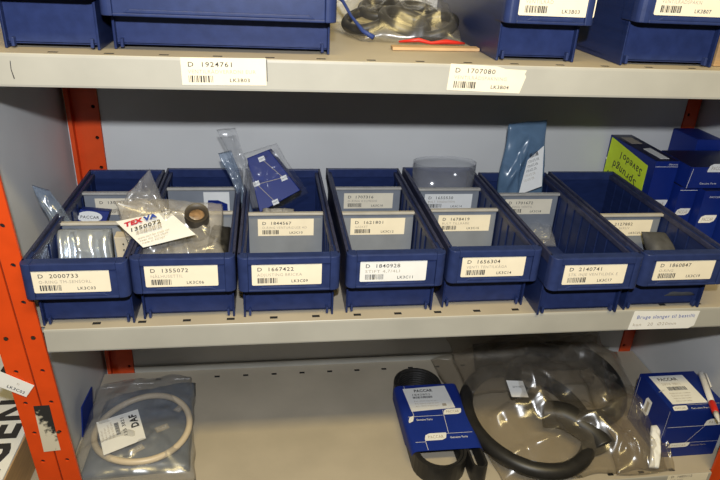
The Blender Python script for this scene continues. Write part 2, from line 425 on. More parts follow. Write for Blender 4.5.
fr = Frame((0.2172, YF-.001, ZT-.0262), (1, 0, .012), (0, 0, 1))
l = label_mesh(fr, .081, .0262, 'D  1924761', 'VENTILRÅDVERRDNI EUR', 'LK3B03', M['cream'], 3)
l.rect(fr, .0815, .004, .0822, .025, M['ink'], .0004)
l.build('location_label', s_top)
fr = Frame((0.4825, YF-.001, ZT-.0262), (1, 0, -.022), (0, 0, 1))
l = label_mesh(fr, .083, .0272, 'D  1707080', 'VENTILRÅDSPAKNING', 'LK3B04', M['cream'], 5, [(0,0),(.079,-.0005),(.0835,.017),(.0815,.0195),(.083,.0235),(.060,.0238),(.050,.0262),(.001,.0268)])
lo = l.build('location_label', s_top); lo['label'] = 'cream label torn at its right end'
mk = MB(); fr = Frame((.0632, YF-.0009, ZT-.007), (1,0,0), (0,0,1))
mk.poly(fr, [(0,0),(.0007,0),(.0002,-.008),(.0016,-.0165),(.0006,-.0168),(-.0006,-.008)], M['ink'], .0002); mk.build('pen_mark', s_top)
fr = Frame((0.7625, YF-.001, -.0300), (1, 0, -.002), (0, 0, 1))
mb = MB(); mb.slab(fr, [(0,0),(.087,-.001),(.0945,.003),(.0965,.0255),(.003,.0285)], .0003, M['white'])
mb.text(fr, 'Bruge slanger til bestillt', .008, .0165, .0075, M['inkblue'], .0006, sx=.95, width=.083)
mb.text(fr, 'kun   20  Ø20mm', .005, .0055, .0068, M['inkgrey'], .0006, sx=1, width=.062)
lo = mb.build('handwritten_note', s_mid); lo['label'] = 'white slip with handwriting'
fr = Frame((0.9, YF-.001, ZL-.0225), (1, 0, 0), (0, 0, 1))
l = label_mesh(fr, .068, .026, 'D  1683112', 'RAMLAGER', 'LK3D05', M['cream'], 9, [(0,0),(.068,0),(.068,.0225),(0,.0225)])
l.build('location_label', s_low)

# ------------------------------------------------------------------ bins
def taper(W, D):
    return lambda v: V((W/2 + (v.x-W/2)*(1-.018*max(0, v.y)/D), v.y, v.z))

def make_bin(x, y, z, W, D, H, zl, rec, label, front=None, dividers=(), group=None, paper='cream', rot=0.0, lab_w=.0785, lab_x=.0157, seed=0):
    z += .0004
    b = thing('storage_bin', (x, y, z), label, 'bin', group)
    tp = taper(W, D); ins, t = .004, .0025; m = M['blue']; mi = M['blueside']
    mb = MB()
    mb.box(ins, W-ins, rec+.007, D-.001, .0035, .006, m)                  # floor
    for sgn in (0, 1):
        def bx(xa, xb, *r):
            if sgn: xa, xb = W-xb, W-xa
            mb.box(xa, xb, *r)
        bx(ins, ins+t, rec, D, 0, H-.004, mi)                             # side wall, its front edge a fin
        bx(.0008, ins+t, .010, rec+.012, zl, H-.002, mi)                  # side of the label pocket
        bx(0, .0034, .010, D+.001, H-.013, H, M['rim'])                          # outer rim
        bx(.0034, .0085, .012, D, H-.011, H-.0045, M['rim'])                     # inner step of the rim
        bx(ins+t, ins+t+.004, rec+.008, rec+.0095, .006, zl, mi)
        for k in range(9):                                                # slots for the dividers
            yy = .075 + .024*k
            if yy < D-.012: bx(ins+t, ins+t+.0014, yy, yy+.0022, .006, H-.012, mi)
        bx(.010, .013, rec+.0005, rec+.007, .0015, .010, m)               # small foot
    mb.box(ins, W-ins, D-t, D, 0, H-.004, mi); mb.box(0, W, D-.0045, D+.0015, H-.013, H, m)
    mb.box(ins, W-ins, rec+.007, rec+.0095, .004, zl+.006, m)             # recessed lower front
    mb.box(.002, W-.002, .004, rec+.0095, zl, zl+.0025, m)                # floor of the pocket
    mb.box(ins, W-ins, rec+.007, rec+.009, zl, H*.80, m)
    mb.v = [tp(v) + V((x, y, z)) for v in mb.v]
    mb.build('bin_body', b, bevel=.0008)
    # rounded front lip with a recessed field for the label
    f = MB(); R = .008; pw = .0115
    arc = [(R-R*math.cos(a), R-R*math.sin(a)) for a in [k*math.pi/12 for k in range(7)]]
    pil = [(0, .015)] + arc + [(pw, 0), (pw, .015)]
    f.prism(pil[::-1], 'z', zl, H, m); f.prism([(W-a, c) for a, c in pil], 'z', zl, H, m)
    f.box(pw, W-pw, .0020, .0145, zl+.0005, H, m)
    f.box(pw, W-pw, 0, .0022, H-.0085, H, m)
    f.box(pw, W-pw, 0, .0022, zl, zl+.0030, m)
    f.prism([(.021, zl+.0029), (W-.021, zl+.0029), (W-.027, zl+.0066), (.027, zl+.0066)][::-1], 'y', .0004, .0022, m)
    f.v = [v + V((x, y, z)) for v in f.v]
    lip = f.build('front_lip', b, bevel=.0009)
    if front:
        fr = Frame((x+lab_x, y+.0019, z+zl+.0080), (1, 0, front[3] if len(front) > 3 else 0), (0, 0, 1))
        cut = [(.001,0),(lab_w-.001,0),(lab_w,.001),(lab_w,.0262),(lab_w-.001,.0272),(.001,.0272),(0,.0262),(0,.001)]
        label_mesh(fr, lab_w, .0272, front[0], front[1], front[2], M[paper], seed+11, cut, .0006).build('location_label', lip)
    for i, dv in enumerate(dividers):
        dy, txt, pap, lx = dv[:4]
        yy = y+dy; sc = 1-.018*dy/D; hw = (W/2-ins-t-.0018)*sc; cx = x+W/2
        d = MB(); d.box(cx-hw, cx+hw, yy, yy+.0018, z+.007, z+.083, M['divider'])
        d.box(cx-hw-.0012, cx+hw+.0012, yy-.0045, yy+.0018, z+.0815, z+.0850, M['divlit'])
        do = d.build('divider', b, bevel=.0007)
        if txt:
            w = .072 if len(dv) < 5 else dv[4]
            fr = Frame((cx-hw+lx, yy-.0003, z+.0505), (1, 0, 0), (0, 0, 1))
            label_mesh(fr, w, .0245, txt[0], txt[1], txt[2], M[pap], seed+31+i).build('location_label', do)
    return b

cx = [.0918, .2035, .3203, .4440, .5656, .6829, .8019]
Ws = [.1090, .1135, .1155, .1170, .1150, .1150, .1150]
ys = [0, .0068, .0045, .0069, .0118, -.0124, -.0077]
fronts = [('D  2000733','O-RING TM-SENSORL','LK3C03'), ('D  1355072','NÅLHUSETTIL','LK3C06'), ('D  1667422','ADJUSTING BRICKA','LK3C09'),
          ('D  1840928','STIFT 4,7/4LI','LK3C11'), ('D  1656304','VENTI TENTILKÅGA','LK3C14'), ('D  2140741','STK INJE VENTILDEK E','LK3C17'), ('D  1860847','O-RING','LK3C19')]
papers = ['cream','cream','cream','white','cream','cream','cream']
divs = [
    [(.124, None, 'cream', 0), (.224, ('D  130797','',''), 'cream', .014, .072)],
    [(.146, None, 'cream', 0), (.233, None, 'white', 0)],
    [(.1435, ('D  1844567','O-RING VENTURIDUSE AD','LK3C10'), 'cream', .012, .074)],
    [(.1405, ('D  1621801','GASKET','LK3C12'), 'cream', .013, .075), (.232, ('D  1707316','O-RING KYLMEDIE','LK3C10'), 'cream', .014, .074)],
    [(.143, ('D  1678419','BULT TILLRÅBE','LK3C15'), 'cream', .0145, .075), (.222, ('D  1655530','BULT TENDUTION','LK3C14'), 'white', .013, .074)],
    [(.224, ('D  1701672','O-RING VENTIL','LK3C18'), 'cream', .014, .074)],
    [(.139, ('D  2127882','FILTER SKRUV','LK3C20'), 'cream', .012, .074)],
]
blabels = ['blue bin labelled D 2000733 at the left end of the row, beside the orange upright',
           'blue bin labelled D 1355072 with a clear parts bag spilling over its front',
           'blue bin labelled D 1667422 with a bagged blue packet standing at its back',
           'blue bin labelled D 1840928 with a whiter front label and two dividers',
           'blue bin labelled D 1656304 holding a clear plastic tube at its back',
           'blue bin labelled D 2140741 holding a standing pale blue bag',
           'blue bin labelled D 1860847 at the right end of the row, beside blue cartons']
for i in range(7):
    make_bin(cx[i]-Ws[i]/2, ys[i], Z0, Ws[i], .295, .0915, .0483, .0235, blabels[i], fronts[i], divs[i], 'small blue bins on the middle shelf', papers[i], lab_x=.0115 if i == 0 else .0157, seed=i*7)
G = 'blue bins on the top shelf'
make_bin(.048, .016, ZT, .095, .295, .09, .0485, .0235, 'narrow blue bin at the left end of the top shelf, lower front showing', None, (), G)
make_bin(.1455, .024, ZT, .222, .295, .09, .034, .026, 'extra wide blue bin on the top shelf', None, (), G)
make_bin(.5365, .018, ZT, .096, .295, .09, .0405, .0235, 'blue bin labelled LK3B03 on the top shelf, right of the bag of dark parts', ('D  1924755','VENTILRÅD','LK3B03'), (), G, lab_w=.081, lab_x=.0125, seed=71)
make_bin(.673, .008, ZT, .117, .295, .09, .0465, .0235, 'blue bin labelled LK3B07 at the right end of the top shelf', ('D  1707077','VENTILRÅDSPAKN','LK3B07'), (), G, seed=77)

# ------------------------------------------------------------------ cartons
def pill(mb, fr, u, v, w, h, txt='PACCAR', m=None, tm=None, size=None):
    k = h*.45
    mb.poly(fr, [(u,v),(u+w-k*1.4,v),(u+w-k*.4,v+k*.5),(u+w,v+h*.75),(u+w,v+h),(u+k*1.4,v+h),(u+k*.4,v+h-k*.5),(u,v+h*.25)], m or M['white'], .0004)
    mb.text(fr, txt, u+w*.16, v+h*.25, h*.62, tm or M['inkgrey'], .0006, .006, width=w*.68)
def line(mb, fr, u0, v0, u1, v1, t=.0006):
    if abs(u1-u0) > abs(v1-v0): mb.poly(fr, [(u0,v0-t/2),(u1,v1-t/2),(u1,v1+t/2),(u0,v0+t/2)], M['white'], .0003)
    else: mb.poly(fr, [(u0-t/2,v0),(u0+t/2,v0),(u1+t/2,v1),(u1-t/2,v1)], M['white'], .0003)
def faces(x0, x1, y0, y1, z0, z1):
    return dict(front=Frame((x0,y0,z0),(1,0,0),(0,0,1)), left=Frame((x0,y1,z0),(0,-1,0),(0,0,1)), top=Frame((x0,y0,z1),(1,0,0),(0,1,0)))

def carton(x0, x1, y0, y1, z0, z1, label, group='blue parts cartons on the middle shelf', topm='cartondark'):
    z0 += .0004; b = thing('parts_carton', ((x0+x1)/2, (y0+y1)/2, z0), label, 'box', group)
    mb = MB(); mb.box(x0, x1, y0, y1, z0, z1-.0008, M['carton'])
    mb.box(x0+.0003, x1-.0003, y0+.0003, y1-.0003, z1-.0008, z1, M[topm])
    F = faces(x0, x1, y0, y1, z0, z1)
    return b, mb, F
# the tall one with the yellow note
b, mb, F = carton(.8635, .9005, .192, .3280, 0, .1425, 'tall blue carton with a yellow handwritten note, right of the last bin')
pill(mb, F['front'], .0045, .068, .030, .0125)
line(mb, F['front'], 0, .133, .036, .133); mb.text(F['front'], 'Genuine', .020, .1355, .004, M['white'], .0006)
mb.rect(F['left'], .0, .1, .004, .104, M['white'], .0003)
body = mb.build('carton_body', b, bevel=.0006)
mb = MB(); mb.slab(F['top'], [(.012,.01),(.026,.010),(.026,.062),(.012,.058)], .0004, M['white']); mb.build('address_label', b)
mb = MB(); mb.slab(F['top'], [(.008,.085),(.026,.085),(.026,.118),(.008,.118)], .0003, M['inkgrey']); mb.build('address_label', b)
fr = Frame((.8632, .3250, .060), (0, -1, 0), (0, 0, 1))
mb = MB(); mb.slab(fr, [(0,.012),(.1165,-.002),(.1155,.0690),(.003,.0800)], .0004, M['note'])
fr2 = Frame((.8628, .3250-.111, .060+.066), (0, 1, -.03), (0, 0, -1))
fr2 = Frame((.8632, .3250-.1105, .060+.0640), (0, 1, .12), (0, .12, -1)); fr2.n = V((-1, 0, 0))
for k, (t_, w_) in enumerate((('Savedo1', .066), ('Sprungd', .074), ('ned 2117', .082))):
    mb.text(fr2, t_, .004+.006*k, .006+.0215*k, .018, M['ink'], .0006, .008, width=w_)
nt_ = mb.build('sticky_note', b); nt_['label'] = 'yellow note with upside down handwriting'
# lower ones stepping towards the front right
b, mb, F = carton(.9025, .9300, .176, .3270, 0, .108, 'blue carton second from the yellow note, below a lying carton')
pill(mb, F['front'], .002, .062, .023, .011); line(mb, F['front'], 0, .102, .028, .102); mb.build('carton_body', b, bevel=.0006)
b, mb, F = carton(.9315, .9655, .160, .3270, 0, .108, 'blue carton third from the yellow note, below a lying carton')
pill(mb, F['front'], .003, .056, .027, .0125); mb.text(F['front'], 'PACCAR', .009, .096, .004, M['white'], .0006); mb.build('carton_body', b, bevel=.0006)
b, mb, F = carton(.9670, 1.0170, .142, .3100, 0, .104, 'blue carton at the right side panel, below a lying carton')
pill(mb, F['front'], .003, .053, .030, .0125); mb.rect(F['front'], .006,.09,.012,.094, M['white'], .0003); mb.build('carton_body', b, bevel=.0006)
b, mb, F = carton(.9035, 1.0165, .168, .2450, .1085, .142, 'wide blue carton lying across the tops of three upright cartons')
pill(mb, F['front'], .027, .025, .032, .0125); mb.text(F['front'], 'Genuine Parts', .020, .006, .0042, M['white'], .0006); mb.text(F['front'], 'PACCAR', .07, .012, .005, M['white'], .0006)
line(mb, F['front'], .001, 0, .004, .03); mb.build('carton_body', b, bevel=.0006)
b, mb, F = carton(.9720, 1.0165, .2600, .3265, .1085, .155, 'blue carton lying at the back beside the right rear upright', topm='carton')
mb.build('carton_body', b, bevel=.0006)

# blue carton on the bottom shelf
x0, x1, y0, y1, z0, z1 = .903, 1.000, .052, .145, ZL, ZL+.094
b, mb, F = carton(x0, x1, y0, y1, z0, z1, 'blue carton on the bottom shelf with a pen lying on its lid', None, 'carton')
w, d, h = x1-x0, y1-y0, z1-z0
pill(mb, F['front'], .062, h-.032, .04, .013, tm=M['inkgrey']); pill(mb, F['front'], .012, .020, .036, .0085)
line(mb, F['front'], 0, h-.032, .062, h-.032); line(mb, F['front'], .0, .0285, w, .0285, .0004); line(mb, F['front'], .040, .028, .064, h-.032)
mb.text(F['front'], 'Genuine Parts', .05, .0215, .0042, M['inkgrey'], .0006)
mb.poly(F['left'], [(.030,.041),(.042,.040),(.046,.046),(.047,.072),(.035,.073),(.031,.067)], M['white'], .0004); mb.poly(F['left'], [(.035,.046),(.041,.046),(.042,.067),(.036,.067)], M['inkgrey'], .0006); line(mb, F['left'], .004, .0, .0042, .09); line(mb, F['left'], .088, .0, .0885, .09, .0005)
pill(mb, F['top'], .004, .0015, .026, .0105); mb.text(F['top'], 'Genuine Parts', .034, .003, .005, M['white'], .0006)
line(mb, F['top'], .004, .045, .018, .050); line(mb, F['top'], .032, .013, .09, .013, .0004)
mb.build('carton_body', b, bevel=.0006)
fr = Frame((x0+.010, y0+.016, z1), (1, 0.0, 0), (0, 1, 0)); mb = MB()
mb.slab(fr, [(0,0),(.060,0),(.060,.068),(0,.068)], .0003, M['white'])
mb.text(fr, 'PACCAR', .010, .055, .010, M['ink'], .0006, .02, width=.034); mb.text(fr, '2074 9811', .010, .044, .008, M['inkgrey'], .0006, width=.032)
mb.bars(fr, .014, .031, .032, .009, M['ink'], 77, .0006)
for k in range(4): mb.text(fr, 'Replaces part number', .010, .023-.006*k, .0045, M['inkgrey'], .0006, width=.036-.003*k)
mb.build('address_label', b)
# pen
p0, p1 = V((1.0035, .1330, z1+.0052)), V((.9560, .0195, z1+.0052)); pd = (p1-p0)
pen = thing('pen', p0, 'white and red ballpoint pen lying on the blue carton lid', 'pen')
mb = MB(); mb.tube([p0+pd*t for t in (0, .02, .04, .3, .62)], [.003, .0044, .0048, .0048, .0046], M['penwhite'], 14); mb.build('barrel', pen)
mb = MB(); mb.tube([p0+pd*t for t in (.62, .64, .82, .83)], [.0046, .0052, .0050, .0044], M['red'], 14); mb.build('grip', pen)
mb = MB(); mb.tube([p0+pd*t for t in (.83, .90, .97, 1)], [.0044, .0036, .0016, .0006], M['penwhite'], 14); mb.build('tip', pen)
mb = MB(); a = V((-.0, 0, .0062)) + V((.004, -.002, 0)); mb.tube([p0+pd*.05+a*.6, p0+pd*.08+a, p0+pd*.36+a], .0013, M['penwhite'], 8); mb.build('clip', pen)

# neighbouring bay: carton with a sign on top
b = thing('sign_carton', (-.17, .15, ZL), 'brown carton with a white board of bold black letters on top, left of the upright', 'box')
mb = MB(); mb.box(-.30, -.046, .02, .30, ZL+.0003, -.237, M['tan']); mb.build('carton_body', b, bevel=.001)
mb = MB(); fr = Frame((-.0475, .018, -.2368), (0, 1, 0), (-1, 0, 0)); mb.slab(fr, [(0,0),(.285,0),(.285,.24),(0,.24)], .003, M['white'])
mb.text(fr, 'AGEN', -.020, .010, .066, M['ink'], .0035, .03, width=.185)
mb.text(fr, 'KAFFE', .0, .075, .07, M['ink'], .0035, .03, width=.26)
mb.build('sign_board', b)

# ------------------------------------------------------------------ contents of the small bins
def bag_thing(name, label, cat, corners, h, hb, m, group=None, **k):
    o = pillow(corners, h, hb, m, **k).build(name, loc=V(corners[0])); return tag(o, label, cat, group)
# bin 1
o = bag_thing('foil_packet', 'shiny silver packet in front of the divider of the leftmost bin', 'packet',
    [(.047,.082,.010),(.113,.082,.010),(.1055,.1185,.0785),(.0410,.1185,.0785)], .014, .004, M['silver'], amp=.0022, freq=16, seed=2, edge=.0008, power=.45, folds=7, fold_h=.003, waves=2.3, wave_h=.0045)
mb = MB(); mb.hexa([(.115,.095,.010),(.135,.095,.010),(.1325,.104,.072),(.110,.104,.073),(.115,.119,.010),(.135,.119,.010),(.1325,.1195,.073),(.110,.1195,.074)], M['beige'])
for pz_ in (.056, .064): mb.box(.120, .122, .0995, .1020, pz_, pz_+.002, M['ink'])
tag(mb.build('card_block', bevel=.001), 'small beige card piece beside the silver packet in the leftmost bin', 'card')
o = bag_thing('zip_bag', 'blue grey clear bag poking up over the left rim of the leftmost bin', 'bag',
    [(.042,.135,.045),(.070,.133,.040),(.0310,.152,.117),(.0110,.150,.124)], .008, .004, M['filmblue'], amp=.003, freq=40, seed=5, edge=.003, folds=10, fold_h=.004)
b = thing('parts_packet', (.05,.20,.03), 'blue packet with a white oval mark under a clear bag in the leftmost bin', 'packet')
mb = MB(); mb.hexa([(.036,.176,.030),(.070,.176,.028),(.084,.200,.066),(.046,.200,.070),(.036,.205,.026),(.070,.205,.026),(.084,.214,.064),(.046,.214,.068)], M['carton'])
fr = Frame((.0465,.1995,.0690), (1,0,-.06), (-.4,.75,1.2)); fr = Frame((.0400,.1840,.0438), (1,0,-.06), (.30,.62,.98)); fr.n = V((0,-.85,.53))
mb.poly(fr, [(.001+.0165+.0165*math.cos(a), .021+.0075*math.sin(a)) for a in [k*math.pi/12 for k in range(24)]], M['white'], .0006)
mb.text(fr, 'PACCAR', .006, .0185, .0055, M['ink'], .0009, .01, width=.024); mb.text(fr, 'Genuine', .010, .006, .005, M['white'], .0009, width=.016)
mb.build('packet_body', b, bevel=.001)
# bin 2: the bag that spills over the front
b = thing('parts_bag', (.17,.10,.06), 'clear bag with a white red and blue label spilling over the second bin', 'bag')
pillow([(.150,.030,.064),(.250,.034,.062),(.238,.128,.106),(.108,.135,.108)], .009, .018, M['filmwarm'], n=56, amp=.003, freq=26, seed=11, edge=.006, folds=26, fold_h=.008).build('film', b)
mb = pillow([(.104,.140,.060),(.168,.140,.080),(.1520,.162,.141),(.120,.160,.108)], .008, .006, M['filmwarm'], n=36, amp=.003, freq=35, seed=13, edge=.004, folds=14, fold_h=.007); mb.build('film', b)
A, B, C, D = V((.1195,.085,.1075)), V((.178,.095,.1235)), V((.2140,.049,.1065)), V((.1580,.034,.0985))
up = V((.001, -.002, -.0045)); A += up; B += up; C += up; D += up
fr = Frame(D, C-D, A-D); L2 = lambda q: ((q-D).dot(fr.x), (q-D).dot(fr.y))
mb = MB(); mb.slab(fr, [L2(D), L2(C), L2(B), L2(A)], .0004, M['white'])
ax_, ay_ = L2(A); bx_, by_ = L2(B); cx_, cy_ = L2(C)
fr = Frame(A + fr.n*.0004, B-A, D-A); fr.y = -fr.y; fr.n = Frame(D, C-D, A-D).n       # print runs along the upper edge
W2, H2 = (B-A).length, (D-A).length
skew = (D-A).dot(fr.x)/H2
def lp(u, v): return (u*W2 + skew*(1-v)*H2*.9, -(1-v)*H2*.95)
for t_, u, v, sz, m_, bd, wd in (('TEX', .06,.75,.0105,'inkred',.06,.021), ('VA', .43,.75,.0105,'inkblue',.06,.015), ('1350072', .06,.55,.0095,'ink',.015,.036),
        ('LV 7', .80,.84,.0055,'ink',.01,.009), ('CQP', .80,.72,.0055,'ink',.01,.009), ('spare part for trade use', .08,.28,.0045,'inkgrey',0,.036),
        ('keep dry and clean', .08,.20,.0045,'inkgrey',0,.032), ('made in europe', .08,.12,.0045,'inkgrey',0,.026)):
    mb.text(fr, t_, *lp(u, v), sz, M[m_], .0004, bd, width=wd)
mb.bars(fr, lp(.12,.42)[0], lp(.12,.42)[1], .028, .0065, M['inkgrey'], 8, .0004)
mb.build('printed_label', b)
b2 = thing('rubber_tube', (.215,.08,.05), 'short dark tube with a brown open end inside the spilling bag', 'tube')
mb = MB(); ax0, ax1 = V((.2090,.120,.054)), V((.2135,.082,.114))
mb.tube([ax0, ax0.lerp(ax1,.9), ax1], [.0145,.0145,.0140], M['rubberbrown'], 24, caps=False)
dirv = (ax1-ax0).normalized(); mb.tube([ax1, ax1-dirv*.001, ax1-dirv*.006], [.0140,.0095,.0090], M['rubberbrown'], 24, caps=False); mb.tube([ax1-dirv*.006, ax1-dirv*.008], [.0092,.0090], M['copper'], 24)
mb.build('tube_body', b2)
o = bag_thing('rubber_boot', 'folded black rubber piece beside the dark tube in the second bin', 'part',
    [(.216,.035,.050),(.2515,.032,.050),(.2515,.115,.078),(.228,.115,.080)], .010, .008, M['rubber'], amp=.005, freq=50, seed=17, edge=.001)
mb = MB(); fr = Frame((.206,.2335,.0505), (1,0,0), (0,0,1)); mb.slab(fr, [(0,0),(.036,0),(.036,.030),(0,.030)], .0015, M['white'])
mb.poly(fr, [(.004,.001),(.033,.001),(.033,.012),(.020,.018),(.006,.018)], M['carton'], .0018); line(mb, fr, .006,.012,.030,.006)
tag(mb.build('parts_card'), 'white card with a blue swoosh against the rear divider of the second bin', 'card')
# bin 3: bags and packet at the back
b = thing('bagged_packet', (.30,.235,.05), 'blue white-printed packet in a clear bag leaning in the third bin', 'packet')
A, B, C, D = V((.268,.245,.127)), V((.299,.250,.139)), V((.343,.222,.087)), V((.285,.205,.060)); off = V((.004,.024,-.006)); pn = (C-D).cross(A-D).normalized(); B = B - pn*pn.dot(B-D)
mb = MB(); mb.hexa([D, C, B, A, D+off, C+off, B+off, A+off], M['carton'])
nn = (C-D).cross(A-D).normalized(); fr = Frame(D, C-D, A-D); fr.n = nn if nn.y < 0 else -nn
def q(u, v): 
    p_ = (D*(1-u)+C*u)*(1-v)+(A*(1-u)+B*u)*v - D; return (p_.dot(fr.x), p_.dot(fr.y))
for u, v in ((.55,.88),(.85,.36),(.10,.50),(.40,.03)):
    a, c = q(u, v); mb.poly(fr, [(a-.005,c-.003),(a+.004,c-.004),(a+.005,c+.003),(a-.004,c+.004)], M['white'], .0008); mb.text(fr, 'PACCAR', a-.0035, c-.001, .003, M['ink'], .0011)
for (a, c) in (((.0,.5),(.95,.36)), ((.55,.88),(.85,.36)), ((.10,.50),(.40,.03))):
    a, c = V((*q(*a), 0)), V((*q(*c), 0)); t_ = (c-a).normalized(); t_ = V((-t_.y, t_.x, 0))*.0004; mb.poly(fr, [((a-t_).x,(a-t_).y),((c-t_).x,(c-t_).y),((c+t_).x,(c+t_).y),((a+t_).x,(a+t_).y)], M['inkgrey'], .0006)
mb.build('packet_body', b, bevel=.001)
pillow([D+V((-.003,.000,-.018)), C+V((.012,.004,-.006)), B+V((.010,.006,.008)), A+V((-.004,.005,.005))], .004, .026, M['filmthin'], amp=.001, freq=50, seed=21, edge=.002, folds=8, fold_h=.003).build('film', b)
o = bag_thing('beige_pad', 'crumpled beige wrap below the blue packet in the third bin', 'wrap', [(.285,.170,.030),(.335,.170,.030),(.333,.205,.066),(.288,.205,.066)], .010, .006, M['beige'], amp=.004, freq=60, seed=23, edge=.002, folds=10, fold_h=.006)
o = bag_thing('zip_bag', 'tall clear flat bag standing beside the blue packet in the third bin', 'bag',
    [(.2760,.222,.060),(.2890,.226,.060),(.2535,.235,.174),(.2300,.232,.170)], .005, .005, M['film'], amp=.003, freq=40, seed=25, edge=.004, power=.4, folds=12, fold_h=.005)
o = bag_thing('zip_bag', 'blue grey flat bag curving behind the divider of the third bin', 'bag',
    [(.2690,.205,.052),(.2790,.205,.052),(.2480,.225,.146),(.2310,.218,.143)], .006, .003, M['filmblue'], amp=.003, freq=40, seed=27, edge=.003, power=.4, folds=10, fold_h=.004)
# bin 5: clear oval tube
mb = MB(); n = 56; c0 = V((.5655,.267,0)); rx, ry = .0480, .027; vs = []; fs = []
for zz, k in ((.002,.99),(.06,1.0),(.1150,1.03),(.1150,1.012),(.06,.982),(.004,.972)):
    vs += [c0+V((rx*k*(abs(math.cos(a))**.8)*(1 if math.cos(a) > 0 else -1), ry*k*math.sin(a), zz)) for a in [2*math.pi*j/n for j in range(n)]]
for r in range(5): fs += [(r*n+j, r*n+(j+1) % n, (r+1)*n+(j+1) % n, (r+1)*n+j) for j in range(n)]
fs += [(5*n+j, 5*n+(j+1) % n, (j+1) % n, j) for j in range(n)]
mb.add(vs, fs, M['tubeclear'], True)
tag(mb.build('clear_tube', loc=(.5655,.267,.008)), 'clear oval plastic tube standing at the back of the fifth bin', 'tube')
o = bag_thing('parts_bag', 'small clear bag of dark parts beside the rear divider of the fifth bin', 'bag',
    [(.588,.172,.010),(.612,.172,.010),(.612,.210,.060),(.592,.210,.060)], .006, .004, M['filmdark'], amp=.004, freq=70, seed=28, edge=.002)
# bin 6: standing blue bag
b = thing('bag_of_parts', (.69,.25,.02), 'pale blue plastic bag standing upright in the sixth bin', 'bag')
pillow([(.6440,.244,.030),(.7240,.240,.030),(.7150,.262,.1830),(.6560,.262,.1760)], .006, .006, M['bagblue'], n=40, amp=.001, freq=20, seed=31, edge=.002, power=.4, folds=9, fold_h=.004).build('film', b)
A, B, C, D = V((.6890,.2385,.1270)), V((.7120,.2440,.1480)), V((.7170,.2345,.0870)), V((.6810,.2320,.0740))
fw_ = V((-.009,-.010,.004)); A += fw_; B += fw_; C += fw_; D += fw_
fr = Frame(D, C-D, A-D); L2 = lambda q: ((q-D).dot(fr.x), (q-D).dot(fr.y))
mb = MB(); mb.slab(fr, [L2(D), L2(C), L2(B), L2(A)], .0004, M['white'])
for k in range(5): mb.text(fr, '1701672 OR', .008+.53*(.016+.0065*k)-.004, .016+.0065*k, .0055, M['inkgrey'] if k < 2 else M['ink'], .0008, width=.017)
mb.bars(fr, .031, .049, .012, .007, M['ink'], 5, .0008); mb.build('printed_label', b)
# bin 7
o = bag_thing('foam_block', 'dark grey block in the front of the rightmost bin', 'part',
    [(.806,.022,.016),(.8495,.022,.016),(.8490,.112,.064),(.812,.112,.066)], .012, .010, M['foamgrey'], amp=.004, freq=40, seed=33, edge=.001, ridges=False)
o = bag_thing('parts_bag', 'small clear bag at the back of the sixth bin', 'bag',
    [(.690,.180,.010),(.728,.180,.010),(.728,.220,.034),(.692,.222,.034)], .006, .004, M['film'], amp=.004, freq=70, seed=35, edge=.002)

# ------------------------------------------------------------------ top shelf: bag of dark parts
z = ZT
b = thing('parts_bag', (.48,.2,z), 'clear bag of black round parts with a red edge on the top shelf', 'bag')
pillow([(.410,.146,z+.001),(.533,.128,z+.001),(.533,.300,z+.003),(.362,.290,z+.006)], .040, .0, M['filmdark'], n=64, amp=.004, freq=30, seed=41, edge=.005, power=.75, folds=44, fold_h=.010).build('film', b)
mb = MB(); mb.tube([(.452,.130,z+.004),(.475,.127,z+.007),(.490,.126,z+.004),(.508,.126,z+.006),(.522,.128,z+.005),(.532,.131,z+.004)], [.0012,.0026,.0018,.003,.002,.0012], M['red'], 8); mb.build('seal_strip', b)['label'] = 'red seal strip'
mb = MB(); mb.tube([(.386,.205,z+.046),(.392,.190,z+.040),(.400,.172,z+.026),(.412,.150,z+.012),(.424,.143,z+.006)], [.003,.002,.0018,.0025,.003], M['string'], 8); mb.build('tie_string', b)['label'] = 'twisted blue tie'
for i, (px_, py_, pz_, r_, lab) in enumerate(((.425,.215,z+.018,.026,'black rubber ring at the left inside the bag on the top shelf'), (.470,.190,z+.020,.028,'black rubber ring in the middle of the bag on the top shelf'), (.508,.185,z+.016,.024,'black rubber ring at the right inside the bag on the top shelf'), (.446,.236,z+.030,.024,'black rubber ring lying highest in the bag on the top shelf'), (.492,.222,z+.027,.024,'black rubber ring at the back of the bag on the top shelf'))):
    mb = MB(); mb.tube(ring_pts((px_,py_,pz_), r_, r_*.9, 32, (1,0,(.25,-.2,.3,.1,-.1)[i]), (0,.85,.35)), .0062, M['rubber'], 12, closed=True)
    tag(mb.build('rubber_ring', loc=(px_,py_,pz_)), lab, 'ring', 'rubber rings in the top bag')
mb = MB(); mb.hexa([(.437,.088,z+.0004),(.540,.096,z+.0004),(.541,.112,z+.0004),(.438,.106,z+.0004),(.437,.088,z+.004),(.540,.096,z+.004),(.541,.112,z+.004),(.438,.106,z+.004)][::1], M['stick'])
tag(mb.build('card_strip', bevel=.0008), 'tan card strip lying in front of the bag on the top shelf', 'strip')
mb = MB(); mb.box(.795, .90, .040, .20, z+.0003, z+.05, M['tan']); tag(mb.build('cardboard_box', bevel=.001), 'brown cardboard box at the far right of the top shelf', 'box')

# ------------------------------------------------------------------ bottom shelf
z = ZL
